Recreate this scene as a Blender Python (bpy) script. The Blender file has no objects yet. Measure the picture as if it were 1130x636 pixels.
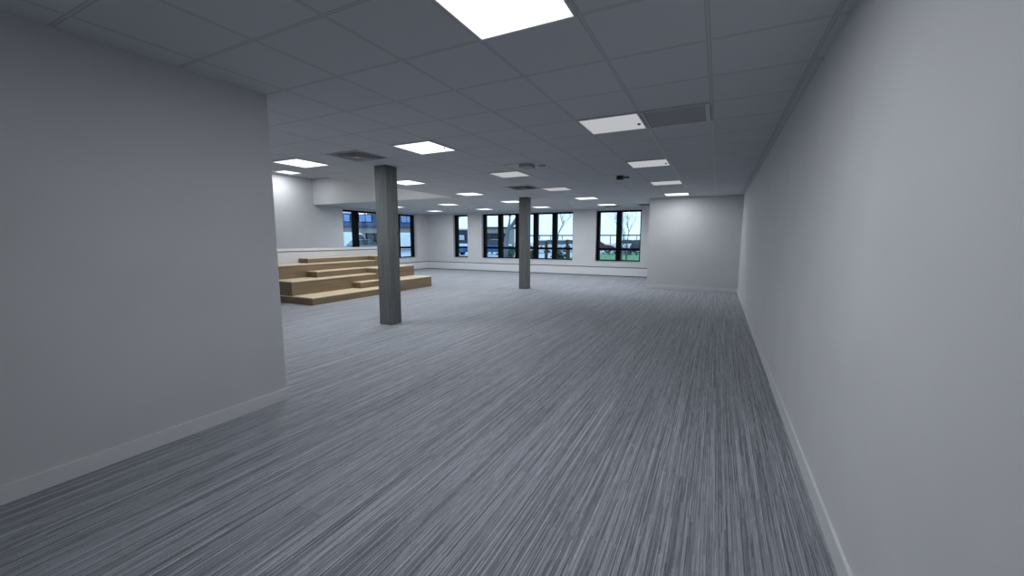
import bpy, bmesh, math, random
from mathutils import Vector, Matrix

S = bpy.context.scene
COL = S.collection
random.seed(7)
CEIL = 2.584          # ceiling height
EYE = 1.42
GX, GY, T = -0.712, 2.188, 0.6    # ceiling tile grid origin and module

# ------------------------------------------------------------------ helpers
def link(o):
    COL.objects.link(o); return o

def empty(name, loc=(0, 0, 0), rz=0.0):
    o = bpy.data.objects.new(name, None); o.empty_display_size = .2
    o.location = loc; o.rotation_euler = (0, 0, rz)
    return link(o)

def tag(o, label, cat, group=None):
    o['label'] = label; o['category'] = cat
    if group: o['group'] = group
    return o

def structure(o):
    o['kind'] = 'structure'; return o

def obj(name, bm, mat, parent=None, smooth=False, bevel=0.0):
    bmesh.ops.recalc_face_normals(bm, faces=bm.faces)
    me = bpy.data.meshes.new(name); bm.to_mesh(me); bm.free()
    me.materials.append(mat)
    if smooth:
        for p in me.polygons: p.use_smooth = True
    o = bpy.data.objects.new(name, me); link(o)
    if parent is not None: o.parent = parent
    if bevel > 0:
        b = o.modifiers.new('bevel', 'BEVEL'); b.width = bevel; b.segments = 2
        b.limit_method = 'ANGLE'
    return o

def box(bm, x0, x1, y0, y1, z0, z1):
    vs = [bm.verts.new(v) for v in ((x0,y0,z0),(x1,y0,z0),(x1,y1,z0),(x0,y1,z0),(x0,y0,z1),(x1,y0,z1),(x1,y1,z1),(x0,y1,z1))]
    for f in ((0,3,2,1),(4,5,6,7),(0,1,5,4),(1,2,6,5),(2,3,7,6),(3,0,4,7)):
        bm.faces.new([vs[i] for i in f])

def boxes(*bs):
    bm = bmesh.new()
    for b in bs: box(bm, *b)
    return bm

def tube(bm, a, b, ra, rb, n=6):
    a, b = Vector(a), Vector(b); d = (b - a)
    if d.length < 1e-6: return
    q = d.to_track_quat('Z', 'Y'); r0, r1 = [], []
    for i in range(n):
        t = 2*math.pi*i/n; v = Vector((math.cos(t), math.sin(t), 0))
        r0.append(bm.verts.new(a + q @ (v*ra))); r1.append(bm.verts.new(b + q @ (v*rb)))
    for i in range(n):
        j = (i+1) % n; bm.faces.new((r0[i], r0[j], r1[j], r1[i]))
    bm.faces.new(r0[::-1]); bm.faces.new(r1)

def prism(bm, prof, y0, y1, taper=None):
    """side profile (x,z) extruded across y; taper(z) scales the half width"""
    tp = taper or (lambda z: 1.0)
    c = (y0+y1)/2; h = (y1-y0)/2
    A = [bm.verts.new((x, c-h*tp(z), z)) for x, z in prof]
    B = [bm.verts.new((x, c+h*tp(z), z)) for x, z in prof]
    n = len(prof)
    for i in range(n):
        j = (i+1) % n; bm.faces.new((A[i], A[j], B[j], B[i]))
    bm.faces.new(A); bm.faces.new(B[::-1])

def copy_tree(o, parent=None):
    c = o.copy(); COL.objects.link(c)
    if parent is not None:
        c.parent = parent
    for ch in list(o.children): copy_tree(ch, c)
    return c

# ------------------------------------------------------------------ materials
def new_mat(name):
    m = bpy.data.materials.new(name); m.use_nodes = True
    nt = m.node_tree; nt.nodes.clear()
    return m, nt, nt.nodes.new('ShaderNodeOutputMaterial')

def N(nt, t, **k):
    n = nt.nodes.new(t)
    for a, v in k.items(): setattr(n, a, v)
    return n

def math_n(nt, op, a, b=None, c=None):
    n = N(nt, 'ShaderNodeMath', operation=op)
    for i, v in enumerate((a, b, c)):
        if v is None: continue
        if isinstance(v, (int, float)): n.inputs[i].default_value = v
        else: nt.links.new(v, n.inputs[i])
    return n.outputs[0]

def plain(name, col, rough=.5, metal=0.0, noise=0.0, nscale=8.0, stretch=(1,1,1), bump=0.0, spec=.5):
    m, nt, out = new_mat(name)
    b = N(nt, 'ShaderNodeBsdfPrincipled')
    b.inputs['Base Color'].default_value = (*col, 1); b.inputs['Roughness'].default_value = rough
    b.inputs['Metallic'].default_value = metal; b.inputs['Specular IOR Level'].default_value = spec
    if noise or bump:
        tc = N(nt, 'ShaderNodeTexCoord'); mp = N(nt, 'ShaderNodeMapping'); mp.inputs['Scale'].default_value = stretch
        nz = N(nt, 'ShaderNodeTexNoise'); nz.inputs['Scale'].default_value = nscale; nz.inputs['Detail'].default_value = 6
        nt.links.new(tc.outputs['Object'], mp.inputs[0]); nt.links.new(mp.outputs[0], nz.inputs['Vector'])
        r = N(nt, 'ShaderNodeValToRGB')
        r.color_ramp.elements[0].position = .3; r.color_ramp.elements[1].position = .7
        r.color_ramp.elements[0].color = (*[max(0, c*(1-noise)) for c in col], 1)
        r.color_ramp.elements[1].color = (*[min(1, c*(1+noise)) for c in col], 1)
        nt.links.new(nz.outputs['Fac'], r.inputs[0]); nt.links.new(r.outputs[0], b.inputs['Base Color'])
        if bump:
            bp = N(nt, 'ShaderNodeBump'); bp.inputs['Strength'].default_value = bump; bp.inputs['Distance'].default_value = .01
            nt.links.new(nz.outputs['Fac'], bp.inputs['Height']); nt.links.new(bp.outputs[0], b.inputs['Normal'])
    nt.links.new(b.outputs[0], out.inputs[0])
    return m

def emit(name, col, strength):
    m, nt, out = new_mat(name)
    e = N(nt, 'ShaderNodeEmission'); e.inputs[0].default_value = (*col, 1); e.inputs[1].default_value = strength
    nt.links.new(e.outputs[0], out.inputs[0]); return m

def carpet_mat():
    m, nt, out = new_mat('striped_carpet')
    L = nt.links.new
    tc = N(nt, 'ShaderNodeTexCoord'); sp = N(nt, 'ShaderNodeSeparateXYZ'); L(tc.outputs['Object'], sp.inputs[0])
    x, y = sp.outputs[0], sp.outputs[1]
    W, LEN = .25, 1.0
    ix = math_n(nt, 'FLOOR', math_n(nt, 'DIVIDE', x, W))
    w1 = N(nt, 'ShaderNodeTexWhiteNoise', noise_dimensions='1D'); L(ix, w1.inputs['W'])
    iy = math_n(nt, 'FLOOR', math_n(nt, 'ADD', math_n(nt, 'DIVIDE', y, LEN), math_n(nt, 'MULTIPLY', w1.outputs['Value'], 3.0)))
    cid = N(nt, 'ShaderNodeCombineXYZ'); L(ix, cid.inputs[0]); L(iy, cid.inputs[1])
    w2 = N(nt, 'ShaderNodeTexWhiteNoise', noise_dimensions='3D'); L(cid.outputs[0], w2.inputs['Vector'])
    off = math_n(nt, 'MULTIPLY', w2.outputs['Value'], 40.0)
    def stripes(sx, sy, detail=2.0, use_off=True):
        c = N(nt, 'ShaderNodeCombineXYZ')
        L(math_n(nt, 'MULTIPLY', x, sx), c.inputs[0]); L(math_n(nt, 'MULTIPLY', y, sy), c.inputs[1])
        if use_off: L(off, c.inputs[2])
        n = N(nt, 'ShaderNodeTexNoise'); n.inputs['Scale'].default_value = 1.0; n.inputs['Detail'].default_value = detail
        L(c.outputs[0], n.inputs['Vector']); return n.outputs['Fac']
    def yarns(w, ln, seed, plank=True):
        """loops of one colour: strips w wide broken every ln along the run"""
        n1 = math_n(nt, 'FLOOR', math_n(nt, 'DIVIDE', math_n(nt, 'ADD', x, seed), w))
        wn = N(nt, 'ShaderNodeTexWhiteNoise', noise_dimensions='1D'); L(n1, wn.inputs['W'])
        n2 = math_n(nt, 'FLOOR', math_n(nt, 'ADD', math_n(nt, 'DIVIDE', y, ln), math_n(nt, 'MULTIPLY', wn.outputs['Value'], 17.0)))
        c = N(nt, 'ShaderNodeCombineXYZ'); L(n1, c.inputs[0]); L(n2, c.inputs[1])
        if plank: L(iy, c.inputs[2])
        w2_ = N(nt, 'ShaderNodeTexWhiteNoise', noise_dimensions='3D'); L(c.outputs[0], w2_.inputs['Vector'])
        return w2_.outputs['Value']
    a = stripes(230, .5, 3.0, False); g = stripes(430, 300, 1.0, False); d = stripes(40, .4, 1.0)
    v = math_n(nt, 'ADD', math_n(nt, 'MULTIPLY', a, .46), math_n(nt, 'MULTIPLY', yarns(.0052, .8, .0, False), .15))
    v = math_n(nt, 'ADD', v, math_n(nt, 'MULTIPLY', yarns(.0033, .10, 3.1), .10))
    v = math_n(nt, 'ADD', v, math_n(nt, 'MULTIPLY', g, .34)); v = math_n(nt, 'ADD', v, math_n(nt, 'MULTIPLY', d, .09))
    r = N(nt, 'ShaderNodeValToRGB'); L(v, r.inputs[0]); e = r.color_ramp.elements
    e[0].position = .38; e[0].color = (.05, .054, .064, 1)
    e[1].position = .80; e[1].color = (.50, .523, .585, 1)
    k = e.new(.555); k.color = (.20, .208, .235, 1)
    bs = N(nt, 'ShaderNodeBsdfPrincipled'); bs.inputs['Roughness'].default_value = .9
    bs.inputs['Sheen Weight'].default_value = .25; bs.inputs['Sheen Roughness'].default_value = .4
    bs.inputs['Specular IOR Level'].default_value = .2
    L(r.outputs[0], bs.inputs['Base Color'])
    bp = N(nt, 'ShaderNodeBump'); bp.inputs['Strength'].default_value = .35; bp.inputs['Distance'].default_value = .004
    L(v, bp.inputs['Height']); L(bp.outputs[0], bs.inputs['Normal'])
    L(bs.outputs[0], out.inputs[0]); return m

def ceiling_mat():
    m, nt, out = new_mat('ceiling_tiles')
    L = nt.links.new
    tc = N(nt, 'ShaderNodeTexCoord'); sp = N(nt, 'ShaderNodeSeparateXYZ'); L(tc.outputs['Object'], sp.inputs[0])
    def axis(o, g):
        u = math_n(nt, 'DIVIDE', math_n(nt, 'SUBTRACT', o, g), T)
        c = math_n(nt, 'FLOOR', u); f = math_n(nt, 'SUBTRACT', u, c)
        dd = math_n(nt, 'ABSOLUTE', math_n(nt, 'SUBTRACT', f, .5))   # .5 on the grid line
        return c, math_n(nt, 'MULTIPLY', math_n(nt, 'SUBTRACT', .5, dd), T)
    cx, dx = axis(sp.outputs[0], GX); cy, dy = axis(sp.outputs[1], GY)
    d = math_n(nt, 'MINIMUM', dx, dy)
    bar = math_n(nt, 'LESS_THAN', d, .012)
    groove_shade = math_n(nt, 'MULTIPLY', math_n(nt, 'GREATER_THAN', d, .007), math_n(nt, 'LESS_THAN', d, .0135))  # shade along the tile edges, darkened into the tile colour
    cid = N(nt, 'ShaderNodeCombineXYZ'); L(cx, cid.inputs[0]); L(cy, cid.inputs[1])
    wn = N(nt, 'ShaderNodeTexWhiteNoise', noise_dimensions='3D'); L(cid.outputs[0], wn.inputs['Vector'])
    nz = N(nt, 'ShaderNodeTexNoise'); nz.inputs['Scale'].default_value = 260; nz.inputs['Detail'].default_value = 2
    L(tc.outputs['Object'], nz.inputs['Vector'])
    base = math_n(nt, 'ADD', .575, math_n(nt, 'MULTIPLY', wn.outputs['Value'], .02))
    base = math_n(nt, 'ADD', base, math_n(nt, 'MULTIPLY', math_n(nt, 'SUBTRACT', nz.outputs['Fac'], .5), .05))
    base = math_n(nt, 'MULTIPLY', base, math_n(nt, 'SUBTRACT', 1.0, math_n(nt, 'MULTIPLY', bar, .10)))
    base = math_n(nt, 'MULTIPLY', base, math_n(nt, 'SUBTRACT', 1.0, math_n(nt, 'MULTIPLY', groove_shade, .22)))
    c = N(nt, 'ShaderNodeCombineColor')
    L(math_n(nt, 'MULTIPLY', base, .97), c.inputs[0]); L(base, c.inputs[1]); L(math_n(nt, 'MULTIPLY', base, 1.04), c.inputs[2])
    b = N(nt, 'ShaderNodeBsdfPrincipled'); b.inputs['Roughness'].default_value = .85
    b.inputs['Specular IOR Level'].default_value = .25
    L(c.outputs[0], b.inputs['Base Color']); L(b.outputs[0], out.inputs[0]); return m

def wood_mat(name, light, dark, plies=False):
    m, nt, out = new_mat(name); L = nt.links.new
    tc = N(nt, 'ShaderNodeTexCoord'); mp = N(nt, 'ShaderNodeMapping')
    mp.inputs['Scale'].default_value = (9, .8, 9) if not plies else (9, .6, 38)
    L(tc.outputs['Object'], mp.inputs[0])
    nz = N(nt, 'ShaderNodeTexNoise'); nz.inputs['Scale'].default_value = 1.6; nz.inputs['Detail'].default_value = 5
    nz.inputs['Distortion'].default_value = .6
    L(mp.outputs[0], nz.inputs['Vector'])
    r = N(nt, 'ShaderNodeValToRGB'); L(nz.outputs['Fac'], r.inputs[0])
    r.color_ramp.elements[0].position = .32; r.color_ramp.elements[0].color = (*dark, 1)
    r.color_ramp.elements[1].position = .68; r.color_ramp.elements[1].color = (*light, 1)
    b = N(nt, 'ShaderNodeBsdfPrincipled'); b.inputs['Roughness'].default_value = .45
    L(r.outputs[0], b.inputs['Base Color']); L(b.outputs[0], out.inputs[0]); return m

def glass_mat():
    m, nt, out = new_mat('window_glass'); L = nt.links.new
    t = N(nt, 'ShaderNodeBsdfTransparent'); t.inputs[0].default_value = (.90, .96, .98, 1)
    g = N(nt, 'ShaderNodeBsdfGlossy'); g.inputs['Roughness'].default_value = .02
    fr = N(nt, 'ShaderNodeFresnel'); fr.inputs[0].default_value = 1.25
    mx = N(nt, 'ShaderNodeMixShader'); L(fr.outputs[0], mx.inputs[0]); L(t.outputs[0], mx.inputs[1]); L(g.outputs[0], mx.inputs[2])
    L(mx.outputs[0], out.inputs[0]); return m

def brick_mat():
    m, nt, out = new_mat('red_brick'); L = nt.links.new
    tc = N(nt, 'ShaderNodeTexCoord'); br = N(nt, 'ShaderNodeTexBrick'); br.inputs['Scale'].default_value = 4
    br.inputs['Color1'].default_value = (.30, .10, .065, 1); br.inputs['Color2'].default_value = (.36, .15, .10, 1)
    br.inputs['Mortar'].default_value = (.3, .26, .24, 1)
    L(tc.outputs['Object'], br.inputs['Vector'])
    b = N(nt, 'ShaderNodeBsdfPrincipled'); b.inputs['Roughness'].default_value = .9
    L(br.outputs[0], b.inputs['Base Color']); L(b.outputs[0], out.inputs[0]); return m

M = dict(
    carpet=carpet_mat(), ceil=ceiling_mat(), glass=glass_mat(), brick=brick_mat(),
    wall=plain('white_paint', (.545, .55, .57), .7, noise=.03, nscale=2.0),
    trim=plain('white_gloss_trim', (.62, .625, .645), .4, noise=.02),
    greytrim=plain('grey_wall_paint', (.52, .525, .54), .7, noise=.02),
    dark=plain('painted_shade_line', (.10, .105, .11), .8, noise=.1),
    frame=plain('black_aluminium', (.002, .002, .003), .6, noise=.1, spec=.08),
    concrete=plain('board_marked_concrete', (.115, .122, .125), .85, noise=.24, nscale=3.0, stretch=(14, 14, .7), bump=.25),
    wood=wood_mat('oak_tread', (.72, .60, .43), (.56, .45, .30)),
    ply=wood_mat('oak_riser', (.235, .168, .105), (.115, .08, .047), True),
    panel_on=emit('lit_diffuser', (.95, .985, 1.0), 1.6),
    panel_dim=emit('dimmed_diffuser', (.93, .955, 1.0), .52),
    rim=plain('white_metal_rim', (.55, .55, .57), .4, noise=.02),
    vent=plain('vent_metal', (.55, .555, .58), .5, noise=.03),
    ventdark=plain('vent_shadow', (.36, .365, .38), .7, noise=.1),
    blackp=plain('black_plastic', (.02, .02, .022), .4, noise=.1),
    whitep=plain('white_plastic', (.72, .72, .73), .4, noise=.02),
    greenled=plain('green_lens', (.12, .30, .22), .3, noise=.05),
    asphalt=plain('pale_wet_asphalt', (.50, .54, .60), .6, noise=.15, nscale=.4),
    grass=plain('short_grass', (.12, .26, .10), .9, noise=.35, nscale=3.0),
    bark=plain('bark', (.10, .10, .11), .9, noise=.3, nscale=12),
    bark2=plain('pale_bark', (.16, .16, .18), .9, noise=.3, nscale=12),
    timber=plain('weathered_timber', (.06, .038, .03), .8, noise=.3, nscale=6),
    rail=plain('galvanised_rail', (.16, .20, .25), .6, noise=.1),
    hedge=plain('hedge_leaf', (.035, .06, .05), .9, noise=.5, nscale=5),
    blueclad=plain('blue_grey_cladding', (.055, .085, .16), .6, noise=.25, nscale=1.2),
    navy=plain('navy_shed_cladding', (.03, .045, .075), .6, noise=.2, nscale=1.0),
    paleclad=plain('pale_cladding', (.62, .70, .80), .6, noise=.05, nscale=1.0),
    farglass=plain('far_window', (.20, .33, .62), .15, noise=.2, nscale=.9),
    concretefar=plain('far_masonry', (.28, .25, .24), .8, noise=.2),
    tyre=plain('tyre', (.012, .012, .013), .8, noise=.1),
    hub=plain('alloy_hub', (.35, .36, .38), .35, .6, noise=.05),
    carglass=plain('car_glass', (.02, .03, .04), .1, noise=.05),
    redlamp=plain('tail_lamp', (.35, .02, .02), .3, noise=.05),
    leaf=plain('shrub_leaf', (.06, .12, .07), .8, noise=.4, nscale=5),
)

def paint(name, col):
    return plain(name, col, .25, .2, noise=.03)

# ------------------------------------------------------------------ room shell
XR, XL, YB = .55, -12.5, 15.72
XC, YC = -3.36, 2.2            # corner of the recess the view is taken from
YN = -1.6                      # wall behind the viewer
VX, VY0, VY1, VZ = -6.712, 3.4, 9.6, 3.45      # raised ceiling over the steps
PY, PX = 12.36, -1.80          # partition face and end
structure(obj('floor', boxes((XL-.3, XR+.2, YN-.2, YB+.35, -.12, 0)), M['carpet']))
structure(obj('ceiling', boxes(
    (VX, XR, YN, YB+.1, CEIL, CEIL+.1),
    (XL, VX, VY1+.15, YB+.1, CEIL, CEIL+.1),
    (XL, VX, YC-.15, VY0, CEIL, CEIL+.1)), M['ceil']))
structure(obj('ceiling_raised', boxes((XL-.3, VX+.1, VY0-.1, VY1+.15, VZ, VZ+.1)), M['greytrim']))
structure(obj('wall_bulkhead', boxes(
    (XL, VX+.1, VY1, VY1+.15, CEIL, VZ),
    (VX, VX+.1, VY0, VY1, CEIL+.1, VZ),
    (XL, VX+.1, VY0-.1, VY0, CEIL+.1, VZ)), M['wall']))
structure(obj('wall_right', boxes((XR, XR+.2, YN, PY, 0, CEIL)), M['wall']))
structure(obj('wall_near', boxes((XC-.15, XR+.2, YN-.2, YN, 0, CEIL)), M['wall']))
structure(obj('wall_corner', boxes((XC-.15, XC, YN, YC, 0, CEIL), (XL-.3, XC-.15, YC-.15, YC, 0, CEIL)), M['wall']))
structure(obj('wall_partition', boxes((PX, XR+.2, PY, PY+.16, 0, CEIL), (PX, PX+.16, PY+.16, YB, 0, CEIL)), M['wall']))
structure(obj('baseboard_partition', boxes((PX-.014, XR, PY-.014, PY, 0, .10), (PX-.014, PX, PY, YB, 0, .10)), M['trim']))
structure(obj('baseboard_right', boxes((XR-.014, XR, YN, PY-.014, 0, .10)), M['trim']))
structure(obj('baseboard_corner', boxes((XC, XC+.014, YN, YC+.014, 0, .10)), M['trim']))

SILL, HEAD, TRANS = .56, 2.515, 1.03
back_open = [(-11.00, -10.20), (-9.46, -5.20), (-4.27, -2.56)]
left_open = [(10.80, 14.95)]
def wall_pieces(a0, a1, opens):
    """solid rectangles (along, z) around the openings"""
    out = []; p = a0
    for o0, o1 in opens:
        out.append((p, o0, 0, CEIL)); out.append((o0, o1, 0, SILL)); out.append((o0, o1, HEAD, CEIL)); p = o1
    out.append((p, a1, 0, CEIL)); return out
WT = .36
structure(obj('wall_back', boxes(*[(a, b, YB, YB+WT, z0, z1) for a, b, z0, z1 in wall_pieces(XL-WT, XR+.2, back_open)]), M['wall']))
lb = [(XL-WT, XL, a, b, z0, z1) for a, b, z0, z1 in wall_pieces(YC, YB, left_open)]
lb.append((XL-WT, XL, VY0, VY1+.15, CEIL, VZ))
structure(obj('wall_left', boxes(*lb), M['wall']))

# pipe boxing, its groove and foot shadow lines painted as dark strips along the window walls
structure(obj('trim_1', boxes((XL+.08, PX-.02, YB-.09, YB, .03, .325)), M['trim']))
structure(obj('trim_2', boxes((XL, XL+.08, 9.9, YB, .03, .325)), M['trim']))
structure(obj('painted_shade_1', boxes((XL+.05, PX-.02, YB-.03, YB, .325, .355), (XL, XL+.05, 9.9, YB-.03, .325, .355)), M['dark']))
structure(obj('painted_shade_2', boxes((XL+.10, PX-.02, YB-.06, YB, 0, .03), (XL, XL+.06, 9.9, YB-.06, 0, .03)), M['dark']))

# ------------------------------------------------------------------ windows
def make_window(i, a0, a1, panes, axis, cuts=None):
    """black frame with deep mullions; axis 'x' = back wall, 'y' = left wall"""
    w = structure(empty('window_%d' % i, (0, 0, 0)))
    d0, d1 = (YB+.15, YB+.33) if axis == 'x' else (XL-.33, XL-.15)
    def bx(u0, u1, v0, v1, z0, z1):
        return (u0, u1, v0, v1, z0, z1) if axis == 'x' else (v0, v1, u0, u1, z0, z1)
    F = .065; JW = .11
    obj('window_frame', boxes(bx(a0, a1, d0, d1, HEAD-F, HEAD), bx(a0, a1, d0, d1, SILL, SILL+.055),
                              bx(a0, a0+JW, d0, d1, SILL, HEAD), bx(a1-.06, a1, d0, d1, SILL, HEAD)), M['frame'], w)
    cuts = cuts or [a0+k*(a1-a0)/panes for k in range(1, panes)]
    edge = [a0] + cuts + [a1]
    for k in range(1, panes):
        c = cuts[k-1]
        obj('mullion', boxes(bx(c-.095, c+.095, d0, d1, SILL+.055, HEAD-F)), M['frame'], w)
    tb = []; gl = []
    for k in range(panes):
        u0 = edge[k]+(.11 if k == 0 else .095);u1 = edge[k+1]-(.06 if k == panes-1 else .095)
        tb.append(bx(u0, u1, d0+.02, d1-.02, TRANS-.045, TRANS+.045))
        gm = (d0+d1)/2
        gl.append(bx(u0, u1, gm-.004, gm+.004, SILL+.055, TRANS-.045)); gl.append(bx(u0, u1, gm-.004, gm+.004, TRANS+.045, HEAD-F))
    obj('transom', boxes(*tb), M['frame'], w)
    obj('pane', boxes(*gl), M['glass'], w)
    obj('window_sill', boxes(bx(a0+.002, a1-.002, (YB-.02) if axis == 'x' else XL-.148, d0-.002 if axis == 'x' else XL+.02, SILL, SILL+.012)), M['trim'], w)
make_window(1, *back_open[0], 1, 'x')
make_window(2, *back_open[1], 5, 'x')
make_window(3, *back_open[2], 2, 'x')
make_window(4, *left_open[0], 4, 'y', [11.58, 12.98, 13.92])

# ------------------------------------------------------------------ concrete columns
def column(x, y, label):
    c = tag(empty('concrete_column', (x, y, 0)), label, 'column', 'square concrete columns')
    obj('shaft', boxes((-.125, .125, -.125, .125, .0, CEIL)), M['concrete'], c, bevel=.008)
column(-4.865, 5.095, 'square grey concrete column in front of the wooden tiered steps, the nearer and larger one')
column(-4.925, 10.575, 'square grey concrete column in front of the long black window, the farther and slimmer one')

# ------------------------------------------------------------------ tiered wooden seating
Y0, Y1 = 5.72, 9.79
seat = tag(empty('tiered_seating', (-7.66, Y0, 0)), 'stepped pale oak seating platform with wide tiers rising to the left wall', 'steps')
def tier(name, x0, x1, y0, y1, z0, z1):
    ox, oy = seat.location.x, seat.location.y
    th = .022
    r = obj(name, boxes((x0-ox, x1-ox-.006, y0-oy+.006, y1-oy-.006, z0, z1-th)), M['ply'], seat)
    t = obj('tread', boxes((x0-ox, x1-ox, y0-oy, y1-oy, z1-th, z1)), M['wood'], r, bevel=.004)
    return r
BX = -9.62
tier('seat_tier', BX, -7.655, Y0, 8.12, 0, .16)
tier('seat_tier', BX, -8.32, Y0, 8.22, .16, .48)
tier('seat_tier', BX, -9.0, Y0, 8.88, .48, .80)
tier('step_block', BX, -7.655, 8.12, Y1, 0, .31)     # wide end block on the lowest tier
tier('step_block', -8.326, -8.06, 7.42, 8.12, .16, .32)    # half steps
tier('step_block', -9.0, -8.65, 6.62, 8.22, .48, .63)
tier('step_block', BX, -8.32, 8.22, Y1, .31, .62)
tier('step_block', BX, -9.27, 6.86, 8.88, .80, .925)
tier('step_block', BX, -9.0, 8.88, Y1, .62, .925)
pw = structure(obj('wall_platform', boxes((BX-.14, BX-.01, Y0-1.2, Y1, 0, 1.09)), M['wall']))
structure(obj('painted_shade_3', boxes((BX-.12, BX-.02, Y0-1.19, Y1-.01, 1.09, 1.105)), M['dark']))  # dark strip painted in as the shadow under the cap
structure(obj('trim_6', boxes((BX-.36, BX+.012, Y0-1.2, Y1, 1.105, 1.165)), M['trim'], bevel=.004))

# ------------------------------------------------------------------ ceiling lights
LAMP_W = 31.0
def make_light(lit, z=CEIL):
    t = empty('ceiling_light')
    h = T/2
    bm = boxes((-h+.006, h-.006, -h+.006, -h+.022, -.012, 0), (-h+.006, h-.006, h-.022, h-.006, -.012, 0),
               (-h+.006, -h+.022, -h+.022, h-.022, -.012, 0), (h-.022, h-.006, -h+.022, h-.022, -.012, 0))
    obj('light_frame', bm, M['rim'], t)
    obj('diffuser', boxes((-h+.022, h-.022, -h+.022, h-.022, -.008, -.001)), M['panel_on' if lit else 'panel_dim'], t)
    if lit:      # the lamp behind the diffuser
        ld = bpy.data.lights.new('lamp', 'AREA'); ld.shape = 'SQUARE'; ld.size = T-.06
        ld.energy = LAMP_W; ld.color = (.93, .975, 1.0)
        lo = bpy.data.objects.new('lamp', ld); link(lo); lo.parent = t; lo.location = (0, 0, -.012)
    return t
def set_power(t, watts):
    for c in t.children:
        if c.type == 'LIGHT': c.data = c.data.copy(); c.data.energy = watts
proto = {True: None, False: None}
ROW = {0: 'row nearest the right wall', 1: 'second row from the right wall', 2: 'third row from the right',
       3: 'fourth row from the right', 4: 'leftmost row'}
ORD = ['nearest', 'second', 'third', 'fourth', 'farthest']
spots = []
for n, ms, dims in ((0, (-1, 0, 1, 2, 3), (0, 1, 2)), (1, (0, 1, 2, 3, 4), (1, 2)), (2, (0, 1, 2, 3, 4), ()), (3, (3, 4), ()), (4, (3, 4), ())):
    for k, m in enumerate(ms):
        o = ORD[k] if len(ms) == 5 else ('nearer' if k == 0 else 'farther')
        spots.append((n, m, m not in dims, '%s %s square ceiling light panel, %s in the %s' % ('dimmed grey' if m in dims else 'bright white', 'flush', o, ROW[n])))
for n, m, lit, label in spots:
    first = proto[lit] is None
    t = make_light(lit) if first else copy_tree(proto[lit])
    if first: proto[lit] = t
    t.location = (GX-T*(4*n+.5), GY+T*(3+4*m+.5), CEIL)
    tag(t, label, 'ceiling light', 'square ceiling light panels')
    if (n, m) == (0, 3): set_power(t, 17.0)
# small sensor dots on three of the fittings
for t in list(COL.objects):
    if t.type == 'EMPTY' and t.name.startswith('ceiling_light') and t.get('label'):
        if ('second in the row nearest' in t['label']) or ('third in the row nearest' in t['label']) or ('nearest in the second row' in t['label']):
            bm = bmesh.new(); tube(bm, (.24, .08, -.008), (.24, .08, -.02), .017, .014, 12)
            obj('sensor', bm, M['blackp'], t)
for x, y, lab in ((-11.85, 8.30, 'bright panel light high on the raised ceiling beside the far left wall'),
                  (-8.1, 7.3, 'unseen panel light added on the raised ceiling to brighten the bulkhead')):  # this second panel is added out of view to light the bulkhead
    t = copy_tree(proto[True]); t.location = (x, y, VZ); set_power(t, 22.0 if x < -10 else 62.0); tag(t, lab, 'ceiling light', 'raised ceiling lights')
    for c in t.children: 
        if c.name.startswith('sensor'): bpy.data.objects.remove(c)

# ------------------------------------------------------------------ ceiling vents and fittings
def square_diffuser(i, j, label, dark=False):
    """four-way blade diffuser filling one ceiling tile"""
    t = tag(empty('air_diffuser', (GX-T*(i+.5), GY+T*(j+.5), CEIL)), label, 'vent', 'ceiling air diffusers')
    h = T/2-.006
    a = M['ventdark'] if dark else M['vent']
    def ring(s0, s1, z0, z1):
        bm = bmesh.new()
        o = [bm.verts.new((sx*s0, sy*s0, z0)) for sx, sy in ((-1,-1),(1,-1),(1,1),(-1,1))]
        q = [bm.verts.new((sx*s1, sy*s1, z1)) for sx, sy in ((-1,-1),(1,-1),(1,1),(-1,1))]
        for k in range(4): bm.faces.new((o[k], o[(k+1)%4], q[(k+1)%4], q[k]))
        bmesh.ops.solidify(bm, geom=bm.faces[:], thickness=.003)
        return bm
    obj('vent_plate', boxes((-h, h, -h, h, -.003, 0)), M['ventdark'], t)
    obj('vent_frame', ring(h, h-.035, -.004, -.012), M['vent'], t)
    for s in (.225, .165, .105):
        obj('vane', ring(s, s-.04, -.026, -.006), a, t)
    obj('vent_core', boxes((-.05, .05, -.05, .05, -.024, -.016)), a, t)
square_diffuser(6, 3, 'square four-way air vent in the ceiling just in front of the nearer column')
square_diffuser(5, 10, 'dark square air vent in the ceiling just in front of the farther column', True)
square_diffuser(4, 20, 'faint air vent in the far ceiling, left of the last light before the right-hand window', True)
square_diffuser(2, 20, 'faint air vent in the far ceiling, right of the last light before the right-hand window', True)

# swirl diffuser with a dark box and a small dropped flap
t = tag(empty('ceiling_speaker', (-2.79, 5.98, CEIL)), 'dark projector-like box and flap hanging from the ceiling behind the dimmed light panel', 'ceiling fitting')
obj('mounting_plate', boxes((-.29, .29, -.17, .27, -.006, 0)), M['vent'], t)
obj('housing', boxes((-.05, .15, -.13, .07, -.055, -.006)), M['ventdark'], t, bevel=.01)
bm = bmesh.new(); tube(bm, (.24, .12, -.006), (.24, .12, -.03), .075, .05, 16)
obj('dome', bm, M['ventdark'], t, smooth=False)
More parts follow.
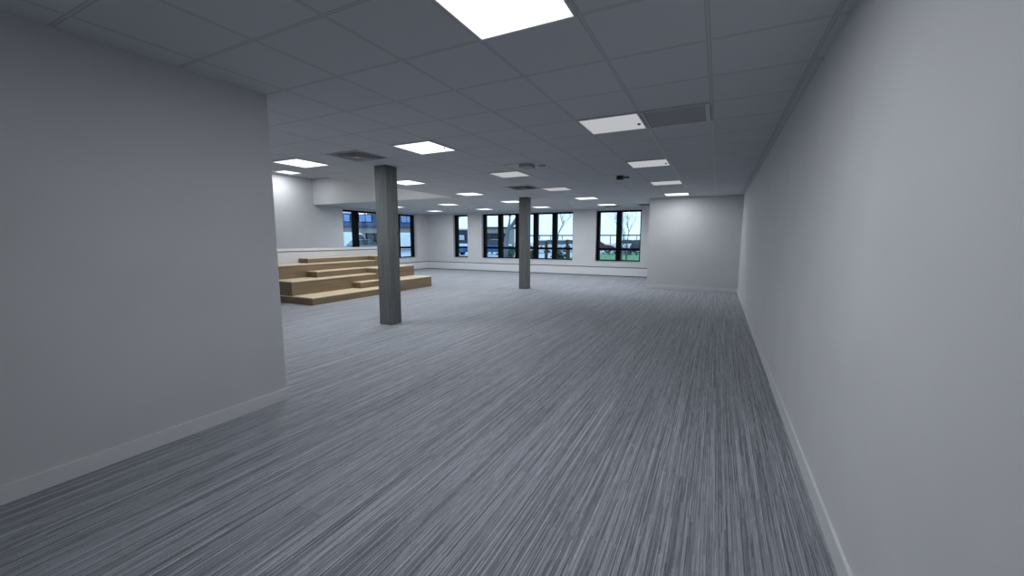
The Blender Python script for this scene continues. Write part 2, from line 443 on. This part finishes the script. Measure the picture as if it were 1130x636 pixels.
# emergency fitting further right
t = tag(empty('emergency_light', (-1.75, 7.80, CEIL+.002)), 'small black emergency fitting with a pale side plate under the right-hand ceiling', 'ceiling fitting')
obj('body', boxes((.02, .13, -.10, .0, -.075, 0)), M['blackp'], t, bevel=.006)
obj('side_plate', boxes((-.16, -.04, -.01, .06, -.012, 0)), M['whitep'], t, bevel=.004)
obj('indicator', boxes((.132, .24, -.05, -.04, -.055, -.02)), M['greenled'], t)
for x, y, lab in ((-8.32, 12.67, 'tiny white smoke detector on the ceiling above the narrow window'),
                  (-4.27, 12.66, 'tiny white smoke detector on the ceiling between the long window and the right-hand window')):
    t = tag(empty('smoke_detector', (x, y, CEIL)), lab, 'smoke detector', 'smoke detectors')
    bm = bmesh.new(); tube(bm, (0, 0, 0), (0, 0, -.02), .06, .06, 20); obj('base', bm, M['whitep'], t)
    bm = bmesh.new(); tube(bm, (0, 0, -.02), (0, 0, -.05), .05, .03, 20); obj('sensor_head', bm, M['whitep'], t)
# access panel beside the dimmed light
t = tag(empty('access_panel', (-.412, GY+T*3.5, CEIL)), 'square framed access panel in the ceiling right of the dimmed light panel', 'ceiling panel')
obj('panel', boxes((-.27, .25, -.27, .27, -.006, 0)), M['ventdark'], t).active_material = plain('grey_panel', (.36, .365, .38), .8, noise=.03)
obj('panel_frame', boxes((-.285, -.27, -.285, .285, -.014, 0), (-.27, .25, -.285, -.27, -.014, 0), (-.27, .25, .27, .285, -.014, 0), (.25, .285, -.285, .285, -.014, 0)), M['rim'], t)
# pale trim strips that run away along the ceiling on the right
structure(obj('trim_7', boxes((GX+T-.011, GX+T+.011, GY+T*4, PY, CEIL-.006, CEIL)), M['rim']))
structure(obj('trim_8', boxes((GX-.011, GX+.011, GY+T*4, PY, CEIL-.006, CEIL)), M['rim']))

# ------------------------------------------------------------------ outside
GZ = -.15
structure(obj('ground', boxes((-140, 60, YB+WT, 160, GZ-.2, GZ), (-140, XL-WT, -40, YB+WT, GZ-.2, GZ)), M['asphalt']))
structure(obj('ground_lawn', boxes((-11.0, 8, 18.5, 46, GZ, GZ+.04)), M['grass']))

def make_car(name, loc, rz, col, label, kind='car'):
    t = tag(empty(name, (loc[0], loc[1], GZ), rz), label, kind, 'vehicles parked outside')
    m = paint(name+'_paint', col)
    if kind == 'car':
        L_, prof = 4.3, [(-2.1,.28),(-2.15,.55),(-2.05,.82),(-1.55,.93),(-.95,.98),(1.0,.95),(1.75,.86),(2.1,.68),(2.15,.4),(2.1,.28)]
        cab = [(-1.75,.92),(-1.25,1.38),(-.6,1.47),(.25,1.45),(1.1,.94)]; roof = [(-1.2,1.40),(-.6,1.48),(.2,1.46),(.2,1.50),(-.6,1.53),(-1.2,1.45)]
        wx = (-1.32, 1.32)
    else:
        L_, prof = 5.2, [(-2.6,.35),(-2.6,2.15),(-2.5,2.28),(1.0,2.28),(1.25,2.2),(1.9,1.35),(2.5,1.15),(2.6,.8),(2.6,.35)]
        cab = [(1.0,1.35),(1.0,2.05),(1.28,2.05),(1.86,1.35)]; roof = [(-2.4,2.28),(.9,2.28),(.9,2.32),(-2.4,2.32)]
        wx = (-1.7, 1.7)
    bm = bmesh.new(); prism(bm, prof, -.88, .88, (lambda z: 1.0 if z < .9 else 1-.06*(z-.9))); obj('body', bm, m, t, bevel=.05)
    bm = bmesh.new(); prism(bm, cab, -.87 if kind != 'car' else -.80, .87 if kind != 'car' else .80, lambda z: 1.0 if kind != 'car' else 1-.25*(z-.9)); obj('car_window', bm, M['carglass'], t)
    bm = bmesh.new(); prism(bm, roof, -.66, .66); obj('roof', bm, m, t)
    for x in wx:
        for s in (-1, 1):
            bm = bmesh.new(); tube(bm, (x, s*.72, .32), (x, s*.91, .32), .32, .32, 18); w = obj('wheel', bm, M['tyre'], t)
            bm = bmesh.new(); tube(bm, (x, s*.905, .32), (x, s*.925, .32), .2, .18, 12); obj('hub', bm, M['hub'], w)
    for s in (-1, 1):
        obj('tail_lamp', boxes((prof[1][0]-.04, prof[1][0]+.1, s*.75-.1, s*.75+.1, .68, .82)), M['redlamp'], t)
    return t
make_car('parked_car', (-12.6, 47), math.radians(8), (.11, .025, .035), 'dark maroon car parked beyond the lawn outside the right-hand window')
make_car('parked_car', (-8.0, 49), math.radians(92), (.02, .025, .03), 'black car parked behind the thin sapling outside the right-hand window')
make_car('parked_car', (-10.6, 57), math.radians(5), (.85, .86, .88), 'white car parked behind the thin sapling outside the right-hand window')
make_car('parked_car', (-20.0, 36.2), math.radians(20), (.03, .09, .25), 'blue car parked low outside the left panes of the long window')
make_car('parked_car', (-26.0, 47), math.radians(15), (.85, .87, .89), 'white car parked in front of the brick hut outside the long window')
make_car('parked_car', (-17.6, 44), math.radians(75), (.72, .74, .78), 'white car parked behind the timber posts outside the long window')
make_car('parked_car', (-17.0, 49.0), math.radians(70), (.62, .66, .72), 'pale silver car parked behind the timber posts outside the long window')
make_car('parked_car', (-18.6, 54.5), math.radians(15), (.66, .70, .76), 'pale grey car parked farthest back outside the rightmost pane of the long window')
make_car('parked_car', (-30.5, 45.5), math.radians(30), (.80, .82, .85), 'white car parked before the navy shed outside the narrow window')
make_car('parked_car', (-24.0, 33.2), math.radians(10), (.05, .12, .32), 'bright blue car parked low outside the narrow window')
make_car('parked_van', (-38, 33.5), math.radians(60), (.82, .84, .86), 'white van parked outside the leftmost pane of the left wall window', 'van')
make_car('parked_car', (-31, 29.5), math.radians(70), (.20, .21, .24), 'grey car parked outside the second pane of the left wall window')
make_car('parked_van', (-34, 38.4), math.radians(70), (.80, .82, .85), 'white van parked outside the far end of the left wall window', 'van')

def make_tree(name, loc, h, r, label, bark, seed, stems=1, lean=(0, 0), spread=.55, depth=5, group='bare winter trees outside'):
    rnd = random.Random(seed)
    t = tag(empty(name, (loc[0], loc[1], GZ)), label, 'tree', group)
    tb, bb = bmesh.new(), bmesh.new()
    def grow(p, d, ln, rad, k):
        q = p; segs = 3
        for s in range(segs):
            d2 = (d + Vector((rnd.uniform(-.13, .13), rnd.uniform(-.13, .13), rnd.uniform(0, .08)))).normalized()
            e = q + d2*(ln/segs); r1 = rad*(1-.10*(s+1))
            tube(bb, q, e, rad*(1-.10*s), r1, 5); q = e; d = d2
        if k <= 0: return
        for b in range(rnd.choice((2, 3, 3))):
            a = rnd.uniform(0, 2*math.pi)
            side = Vector((math.cos(a), math.sin(a), 0))
            nd = (d*(1-spread) + side*spread + Vector((0, 0, .28))).normalized()
            grow(q, nd, (h*.26 if k == depth else ln)*rnd.uniform(.62, .86), rad*.58, k-1)
    for s in range(stems):
        a = rnd.uniform(0, 6.28); off = Vector((math.cos(a), math.sin(a), 0))*(.12 if stems > 1 else 0)
        d = Vector((lean[0]+rnd.uniform(-.1, .1)*(stems > 1), lean[1], 1)).normalized()
        p0 = off; p1 = off + d*h*.2
        tube(tb, p0, p1, r, r*.82, 9)
        grow(p1, d, h*.06, r*.80, depth)
    obj('trunk', tb, bark, t, smooth=True); obj('branches', bb, bark, t)
make_tree('bare_sapling', (-4.15, 21.0), 4.2, .028, 'thin multi-stemmed bare sapling on the lawn outside the right-hand window', M['bark'], 3, stems=4, spread=.34, depth=4)
make_tree('bare_tree', (-15.0, 28.5), 8.5, .23, 'large bare tree with a thick forked trunk outside the long window', M['bark2'], 11, lean=(.10, 0), spread=.55, depth=5)
make_tree('bare_tree', (-23.5, 39), 9.5, .22, 'bare tree with drooping branches in front of the brick hut', M['bark'], 5, lean=(-.1, 0), spread=.62, depth=5)
make_tree('bare_tree', (-33.0, 46), 7.5, .16, 'bare tree behind the navy shed outside the narrow window', M['bark2'], 8, spread=.5, depth=5)
make_tree('bare_tree', (-21.5, 58), 9.0, .12, 'faint bare tree far behind the railing outside the long window', M['bark2'], 21, spread=.45, depth=5)

# railing and posts
f = tag(empty('railing', (-31, 64, GZ)), 'long grey horizontal railing on thin posts beyond the parked cars', 'fence')
obj('top_rail', boxes((0, 22, -.06, .06, 2.05, 2.28)), M['rail'], f)
for k in range(12): obj('post', boxes((k*2-.07, k*2+.07, -.05, .05, 0, 2.05)), M['rail'], f)
for k, (x, y, h_) in enumerate(((-9.75, 24.2, 1.38), (-8.42, 24.4, 1.5), (-8.05, 24.9, 1.3), (-9.0, 26.5, 1.1))):
    lab = ('leftmost', 'second', 'third', 'short far')[k]
    p = tag(empty('timber_post', (x, y, GZ)), 'weathered brown timber post outside the long window, %s of the four posts' % lab, 'post', 'timber posts outside')
    w_ = (.11, .10, .06, .06)[k]
    bm = bmesh.new(); tube(bm, (0, 0, 0), (0, 0, h_), w_, w_*.92, 10); obj('shaft', bm, M['timber'], p)
    bm = bmesh.new(); tube(bm, (0, 0, h_), (0, 0, h_+.05), w_*.92, w_*.3, 10); obj('cap', bm, M['timber'], p)

# hedge / shrubs: lumpy foliage masses
def shrub(name, loc, size, label, seed, mat):
    rnd = random.Random(seed); bm = bmesh.new()
    for k in range(220):
        p = Vector((rnd.gauss(0, .42), rnd.gauss(0, .42), abs(rnd.gauss(.45, .28))))
        p = Vector((p.x*size[0], p.y*size[1], min(p.z, 1.0)*size[2]))
        q = Vector((rnd.uniform(-1,1), rnd.uniform(-1,1), rnd.uniform(-.5,1))).normalized()
        s = .16*max(size[2], .6); u = q.orthogonal().normalized()*s; v = q.cross(u).normalized()*s*.6
        bm.faces.new([bm.verts.new(p+a) for a in (u, v, -u, -v)])
    me = bpy.data.meshes.new('foliage')
    t = tag(empty(name, (loc[0], loc[1], GZ)), label, 'shrub', 'shrubs outside')
    obj('foliage', bm, mat, t)
    bm = bmesh.new()
    for a in range(5): tube(bm, (0, 0, 0), (size[0]*.4*math.cos(a*1.3), size[1]*.4*math.sin(a*1.3), size[2]*.7), .03, .012, 5)
    obj('stems', bm, M['bark'], t)
shrub('shrub', (-16.2, 31.5), (1.0, .9, .95), 'dark green shrub at the foot of the large forked tree', 1, M['leaf'])
shrub('shrub', (-13.6, 30.0), (1.0, .9, .9), 'dark low shrub to the right of the large forked tree', 2, M['hedge'])
shrub('shrub', (-8.0, 40.5), (2.6, .8, .75), 'low dark hedge shrub along the lawn under the maroon car', 4, M['hedge'])
shrub('shrub', (-9.4, 25.8), (.5, .4, .7), 'small dark shrub beside the timber posts outside the long window', 5, M['hedge'])

# buildings
def building(name, loc, rz, size, wallm, rows, cols, label, winm, roofm, band=None):
    t = tag(empty(name, (loc[0], loc[1], GZ), rz), label, 'building')
    L_, D_, H_ = size
    obj('wall', boxes((-L_/2, L_/2, 0, D_, 0, H_)), wallm, t)
    obj('roof', boxes((-L_/2-.2, L_/2+.2, -.2, D_+.2, H_, H_+.25)), roofm, t)
    for r in range(rows):
        for c in range(cols):
            cw = L_/cols; x = -L_/2+(c+.5)*cw; z = H_*(r+.55)/rows
            w = obj('window', boxes((x-cw*.32, x+cw*.32, -.05, .0, z-H_/rows*.22, z+H_/rows*.22)), M['frame'], t)
            obj('pane', boxes((x-cw*.28, x-.05, -.07, -.05, z-H_/rows*.18, z+H_/rows*.18), (x+.05, x+cw*.28, -.07, -.05, z-H_/rows*.18, z+H_/rows*.18)), winm, w)
    if band:
        for z in band: obj('band_course', boxes((-L_/2, L_/2, -.12, 0, z-.16, z+.16)), M['paleclad'], t)
    return t
building('office_block', (-63, 52), math.radians(52), (46, 10, 10.5), M['blueclad'], 3, 12, 'long blue-grey office block with rows of windows beyond the left wall window', M['farglass'], M['paleclad'], band=(3.2, 6.4))
building('shed', (-41, 57.5), math.radians(34), (13, 5, 3.1), M['navy'], 1, 4, 'low navy shed outside the narrow window', M['paleclad'], M['paleclad'])
b = building('brick_hut', (-31.5, 55.5), math.radians(26), (7.0, 4, 3.2), M['brick'], 1, 1, 'small red brick hut with a dark opening outside the long window', M['carglass'], M['navy'])
building('low_store', (-42, 39), math.radians(48), (14, 5, 3.0), M['concretefar'], 1, 4, 'low brownish masonry store in front of the blue-grey office block', M['carglass'], M['navy'])

# ------------------------------------------------------------------ sky and camera
w = bpy.data.worlds.new('sky'); S.world = w; w.use_nodes = True
nt = w.node_tree; nt.nodes.clear(); L = nt.links.new
out = N(nt, 'ShaderNodeOutputWorld'); bg = N(nt, 'ShaderNodeBackground')
tc = N(nt, 'ShaderNodeTexCoord'); sp = N(nt, 'ShaderNodeSeparateXYZ'); L(tc.outputs['Generated'], sp.inputs[0])
r = N(nt, 'ShaderNodeValToRGB'); L(sp.outputs[2], r.inputs[0]); e = r.color_ramp.elements
e[0].position = 0.0; e[0].color = (.62, .80, .96, 1); e[1].position = .6; e[1].color = (.50, .74, 1.0, 1)
L(r.outputs[0], bg.inputs[0]); bg.inputs[1].default_value = 1.75
L(bg.outputs[0], out.inputs[0])

cam = bpy.data.cameras.new('camera'); co = bpy.data.objects.new('camera', cam); link(co)
cam.sensor_fit = 'HORIZONTAL'; cam.sensor_width = 36; cam.lens = 446.848/1130*36
cam.clip_start = .05; cam.clip_end = 400
p, yaw, roll = .1204, .467, .0013
f = Vector((-math.sin(yaw)*math.cos(p), math.cos(yaw)*math.cos(p), -math.sin(p)))
rt = Vector((math.cos(yaw), math.sin(yaw), 0)); up = rt.cross(f)
R = Matrix((rt, up, -f)).transposed()
R = R @ Matrix.Rotation(roll, 3, 'Z')
co.matrix_world = Matrix.Translation((0, 0, EYE)) @ R.to_4x4()
S.camera = co
S.view_settings.view_transform = 'Standard'
S.view_settings.look = 'None'
S.view_settings.exposure = 0.0
S.cycles.use_denoising = True
S.cycles.max_bounces = 8
S.cycles.diffuse_bounces = 6
S.cycles.sample_clamp_indirect = 6.0
